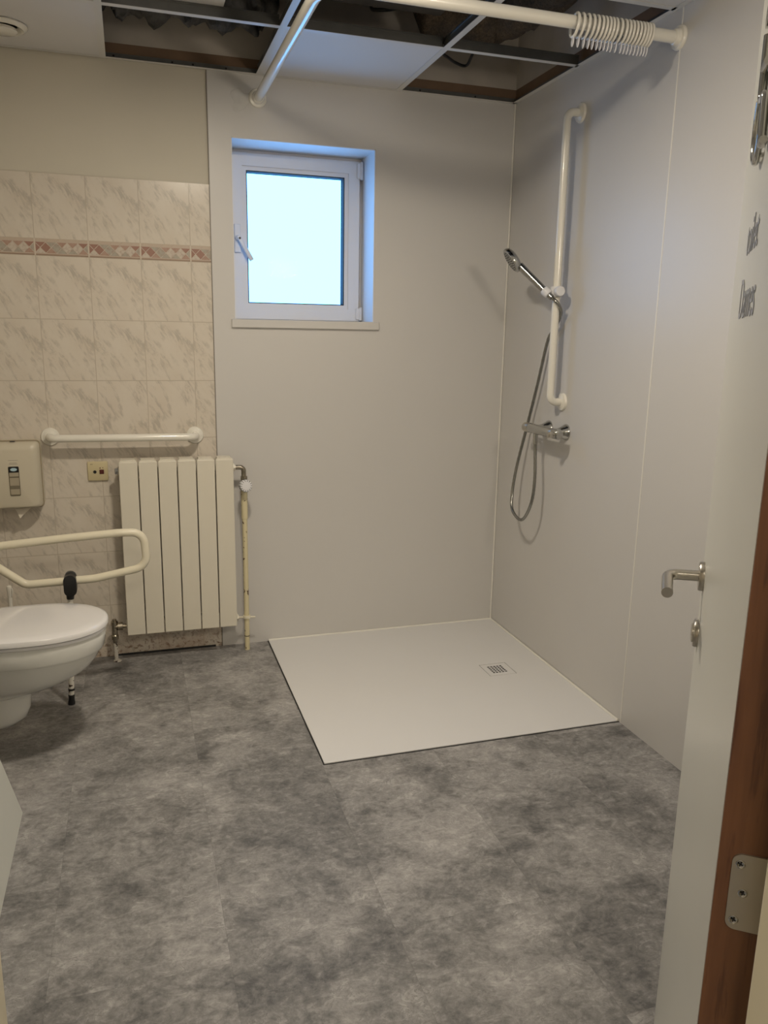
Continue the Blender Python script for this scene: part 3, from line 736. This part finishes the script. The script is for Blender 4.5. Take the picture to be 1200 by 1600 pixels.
# ---- left return valve
VX = -1.838
t = thing('return_valve', 'metal lockshield valve on a short pipe at the radiator lower left', 'valve', (VX, -.07, 0))
B().tube([(VX, -.062, 0), (VX, -.070, .10)], .0085, 14).out('pipe_stub', M['leg_paint'], t, 60)
B().lathe([(0, .017), (.004, .016), (.005, .010)], (VX+.004, -.062, 0), (0, 0, 1), 20).out('floor_collar', M['leg_paint'], t, 40)
b = B().lathe([(0, .010), (.012, .0115), (.018, .0115)], (VX, -.070, .088), (0, 0, 1), 6)
b.lathe([(0, .0145), (.018, .0155), (.022, .012), (.045, .013), (.062, .013), (.064, .016), (.082, .015), (.084, .010), (.092, .009)], (VX, -.072, .106), (0, 0, 1), 16)
b.lathe([(0, .011), (.012, .011), (.014, .018), (.034, .018), (.036, .010), (.050, .010)], (VX, -.076, .165), (1, 0, 0), 12)
b.out('valve_body', M['brass'], t, 35)

# ---- towel dispenser
t = thing('paper_towel_dispenser', 'ivory wall-mounted paper towel dispenser at the left edge of the tiles', 'towel dispenser', (-2.185, 0, .71))
DX0, DX1 = -2.292, -2.084
def dsec(y, i, z0=.712, z1=.986): return [Vector((x, y, z)) for x, z in rr(DX0+i, DX1-i, z0+i*.3, z1-i, .016)]
b = B().loft([dsec(-.0005, 0), dsec(-.062, .002), dsec(-.085, .008), dsec(-.098, .020), dsec(-.102, .034)])
dbody = b.out('dispenser_shell', M['dispenser'], t, 35)
sub(B().loft([dsec(-.0620, -.001, .710, .988), dsec(-.0635, -.001, .710, .988)]), 'shell_seam', mat('dark_ivory_seam', (.30, .25, .17), .6), dbody)
scx = -2.184
b = B().box(scx-.0195, scx+.0195, -.1035, -.100, .768, .886, .004, 2); b.out('sight_window', mat('tinted_window', (.20, .175, .125), .25), t)
b = B(); b.box(scx-.0170, scx+.0170, -.1045, -.1030, .810, .842); b.box(scx-.0170, scx+.0170, -.1045, -.1030, .774, .796); b.box(scx-.0170, scx+.0170, -.1045, -.1030, .848, .864)
b.out('paper_stack', mat('shaded_paper_seen_through_window', (.40, .35, .26), .6), t)
lb = B().box(scx-.0190, scx+.0190, -.1052, -.1030, .864, .888, .002, 1).out('black_label', M['black'], t)
sub(B().loft([[Vector((scx+.0125*math.cos(a), y, .876+.0065*math.sin(a))) for a in [2*PI*k/24 for k in range(24)]] for y in (-.1050, -.1058)]), 'label_oval', M['labelblue'], lb)
b = B()
for z, w_ in ((.912, .018), (.902, .014), (.8965, .016)): b.box(scx-w_, scx+w_, -.1026, -.1015, z, z+.0018)
b.out('printed_lines', mat('faded_print', (.36, .33, .28), .6), t)
B().box(scx-.010, scx+.010, -.080, -.074, .984, .9875, .001, 1).out('key_slot', M['dark'], t)
b = B(); P0 = [(-2.205, .718), (-2.125, .718), (-2.150, .695), (-2.168, .680), (-2.178, .668), (-2.188, .690)]
b.loft([[Vector((x, -.055-(.72-z)*.35, z)) for x, z in P0], [Vector((x, -.057-(.72-z)*.35, z)) for x, z in P0]])
b.out('paper_tongue', M['paper'], t)

# ---- call point
t = thing('call_point', 'square beige wall plate with a dark red button above the radiator left side', 'switch', (-1.870, 0, .843))
B().box(-1.911, -1.829, -.010, 0, .802, .884, .004, 2).out('face_plate', M['beige'], t, 40)
B().lathe([(0, .0068), (.0015, .0068)], (-1.882, -.0095, .8400), (0, -1, 0), 20).out('socket_hole', M['black'], t)
B().box(-1.8635, -1.8455, -.013, -.009, .8305, .8495, .0015, 1).out('call_button', M['redblack'], t)
b = B().lathe([(0, .0026), (.001, .0026)], (-1.8605, -.0095, .8560), (0, -1, 0), 12); b.lathe([(0, .0020), (.001, .0020)], (-1.8495, -.0095, .8570), (0, -1, 0), 12)
b.out('indicator_dots', M['redblack'], t)
B().box(-1.899, -1.889, -.0104, -.0098, .8715, .8735).out('small_mark', M['brass'], t)

# ---- toilet
TY = -.775
def dsecT(z, tip, hw, cxx, back, pw=2.2, n=28, ox=0):
    pts = []
    for k in range(n+1):
        a = -PI/2+PI*k/n; c_, s_ = math.cos(a), math.sin(a)
        pts.append(Vector((cxx+(tip-cxx)*abs(c_)**(2/pw), TY+hw*math.copysign(abs(s_)**(2/pw), s_), z)))
    for k in range(1, 6): pts.append(Vector((cxx+(back-cxx)*k/5, TY+hw*(1-.10*(k/5)**2), z)))
    for k in range(5, 0, -1): pts.append(Vector((cxx+(back-cxx)*k/5, TY-hw*(1-.10*(k/5)**2), z)))
    return pts
t = thing('toilet', 'white wall-hung toilet with closed lid at the left edge of the photo', 'toilet', (XL, TY, .08))
secs = [dsecT(.428, -1.846, .178, -2.08, XL), dsecT(.415, -1.842, .181, -2.08, XL), dsecT(.372, -1.848, .179, -2.08, XL), dsecT(.364, -1.853, .176, -2.08, XL), dsecT(.361, -1.862, .170, -2.08, XL),
        dsecT(.335, -1.872, .164, -2.08, XL), dsecT(.300, -1.900, .150, -2.10, XL), dsecT(.268, -1.952, .130, -2.12, XL), dsecT(.245, -2.010, .108, -2.15, XL), dsecT(.232, -2.065, .092, -2.18, XL),
        dsecT(.222, -2.094, .080, -2.20, XL), dsecT(.200, -2.097, .077, -2.20, XL), dsecT(.165, -2.100, .074, -2.20, XL), dsecT(.132, -2.112, .068, -2.21, XL), dsecT(.110, -2.142, .055, -2.22, XL), dsecT(.101, -2.172, .038, -2.24, XL)]
B().loft(secs).out('bowl', M['ceramic'], t, 35)
b = B().loft([dsecT(.4295, -1.842, .181, -2.08, -2.31), dsecT(.431, -1.838, .185, -2.08, -2.31), dsecT(.440, -1.838, .185, -2.08, -2.31), dsecT(.442, -1.842, .181, -2.08, -2.31)])
b.out('seat', M['seat'], t, 40)
b = B().loft([dsecT(.4435, -1.838, .185, -2.08, -2.32), dsecT(.445, -1.833, .190, -2.08, -2.32), dsecT(.455, -1.833, .190, -2.08, -2.32), dsecT(.461, -1.837, .187, -2.08, -2.32), dsecT(.4645, -1.848, .178, -2.08, -2.31), dsecT(.4665, -1.88, .150, -2.08, -2.29), dsecT(.467, -1.93, .10, -2.09, -2.25)])
b.out('lid', M['seat'], t, 40)
for y in (TY-.075, TY+.075):
    B().tube([(-2.335, y-.02, .447), (-2.335, y+.02, .447)], .012, 12).out('hinge', M['seat'], t, 60)

# ---- fold-down support rail beside toilet
FY = -.444
t = thing('fold_down_support_rail', 'cream fold-down toilet support rail with loop end and floor leg', 'support rail', (XL, FY, .60))
pts = [(XL+.06, FY, .640), (-2.206, FY, .649), (-1.99, FY, .664), (-1.80, FY, .6735), (-1.706, FY, .672), (-1.700, FY, .545), (-1.80, FY, .514), (-1.885, FY, .500), (-2.13, FY, .494), (-2.26, FY, .602), (-2.40, FY, .628)]
path = [Vector(pts[0]), Vector(pts[1]), Vector(pts[2])]+arc_path([pts[2], (-1.790, FY, .6745), (-1.700, FY, .672), (-1.692, FY, .535), (-1.80, FY, .515), (-1.885, FY, .500), (-2.13, FY, .494), (-2.26, FY, .602), (-2.40, FY, .630)], [.3, .068, .052, .2, .2, .05, .05], 10)[1:]
B().tube(path, .0155, 18).out('rail_loop', M['cream_enamel'], t, 60)
B().box(XL, XL+.02, FY-.05, FY+.05, .54, .72, .008, 2).out('wall_plate', M['cream_enamel'], t)
B().box(XL+.018, XL+.075, FY-.022, FY+.022, .60, .668, .008, 2).out('pivot', M['cream_enamel'], t)
lg = B().tube([(-1.999, FY-.010, .030), (-1.977, FY-.006, .455)], .0105, 14).out('floor_leg', M['leg_paint'], t, 60)
b = B().lathe([(0, .0135), (.010, .0135), (.018, .0115), (.034, .0115), (.035, .0125), (.040, .0125)], (-2.0003, FY-.010, 0), (.05, 0, 1), 18); sub(b, 'rubber_foot', M['black'], lg, 40)
sub(B().lathe([(0, .0125), (.008, .0125)], (-1.997, FY-.010, .058), (.05, 0, 1), 18), 'dark_ring', M['black'], lg, 40)
cl = rr(-1.997, -1.951, .444, .527, .0225, 8)
ck = B().loft([[Vector((x, FY-.030, z)) for x, z in cl], [Vector((x, FY+.012, z)) for x, z in cl]]).out('leg_clamp', M['black'], t, 40)
sub(B().lathe([(0, .0145), (.015, .0135)], (-1.977, FY-.008, .444), (-.05, 0, -1), 16), 'clamp_neck', M['black'], ck, 40)
sub(B().lathe([(0, .021), (.004, .021)], (-1.973, FY+.0125, .512), (0, 1, 0), 20), 'grey_washer', M['zinc'], ck, 40)

# ---- toilet brush behind the toilet
t = thing('toilet_brush', 'white toilet brush handle standing behind the toilet by the tiled wall', 'toilet brush', (-2.238, -.11, 0))
B().tube([(-2.238, -.11, .28), (-2.238, -.11, .345)], .0085, 12).out('handle_stem', M['enamel'], t, 60)
B().lathe([(0, .0075), (.045, .0095), (.055, .011), (.063, .009), (.068, 0)], (-2.238, -.11, .33), (0, 0, 1), 18).out('handle_knob', M['enamel'], t, 40)
B().tube(catmull([(-2.232, -.114, .388), (-2.2255, -.118, .380), (-2.227, -.118, .356), (-2.233, -.116, .346)], 5), .0022, 8).out('hanging_loop', M['enamel'], t, 60)
B().lathe([(0, .055), (.004, .058), (.10, .052), (.20, .046), (.27, .040), (.285, .020), (.286, .008)], (-2.238, -.11, 0), (0, 0, 1), 28).out('brush_holder', M['enamel'], t, 40)

# ---- board leaning on the left wall (bottom edge on the floor)
bx, by = -2.0935, -1.184; lean = math.atan2(.049, .189)
hgt = (-2.0935-XL-.004)/math.sin(lean)*.985
R_ = Matrix.Translation((bx, by, .0008)) @ Matrix.Rotation(-lean, 4, 'Y')
tag(B().box(-.012, 0, -.86, 0, .0, hgt, .0008, 1, M=R_).out('wall_board', M['board']), 'plain white board leaning against the left wall at the bottom left corner', 'board')

for o in bpy.data.objects:
    for k in ('_loc', '_org'):
        if k in o: del o[k]
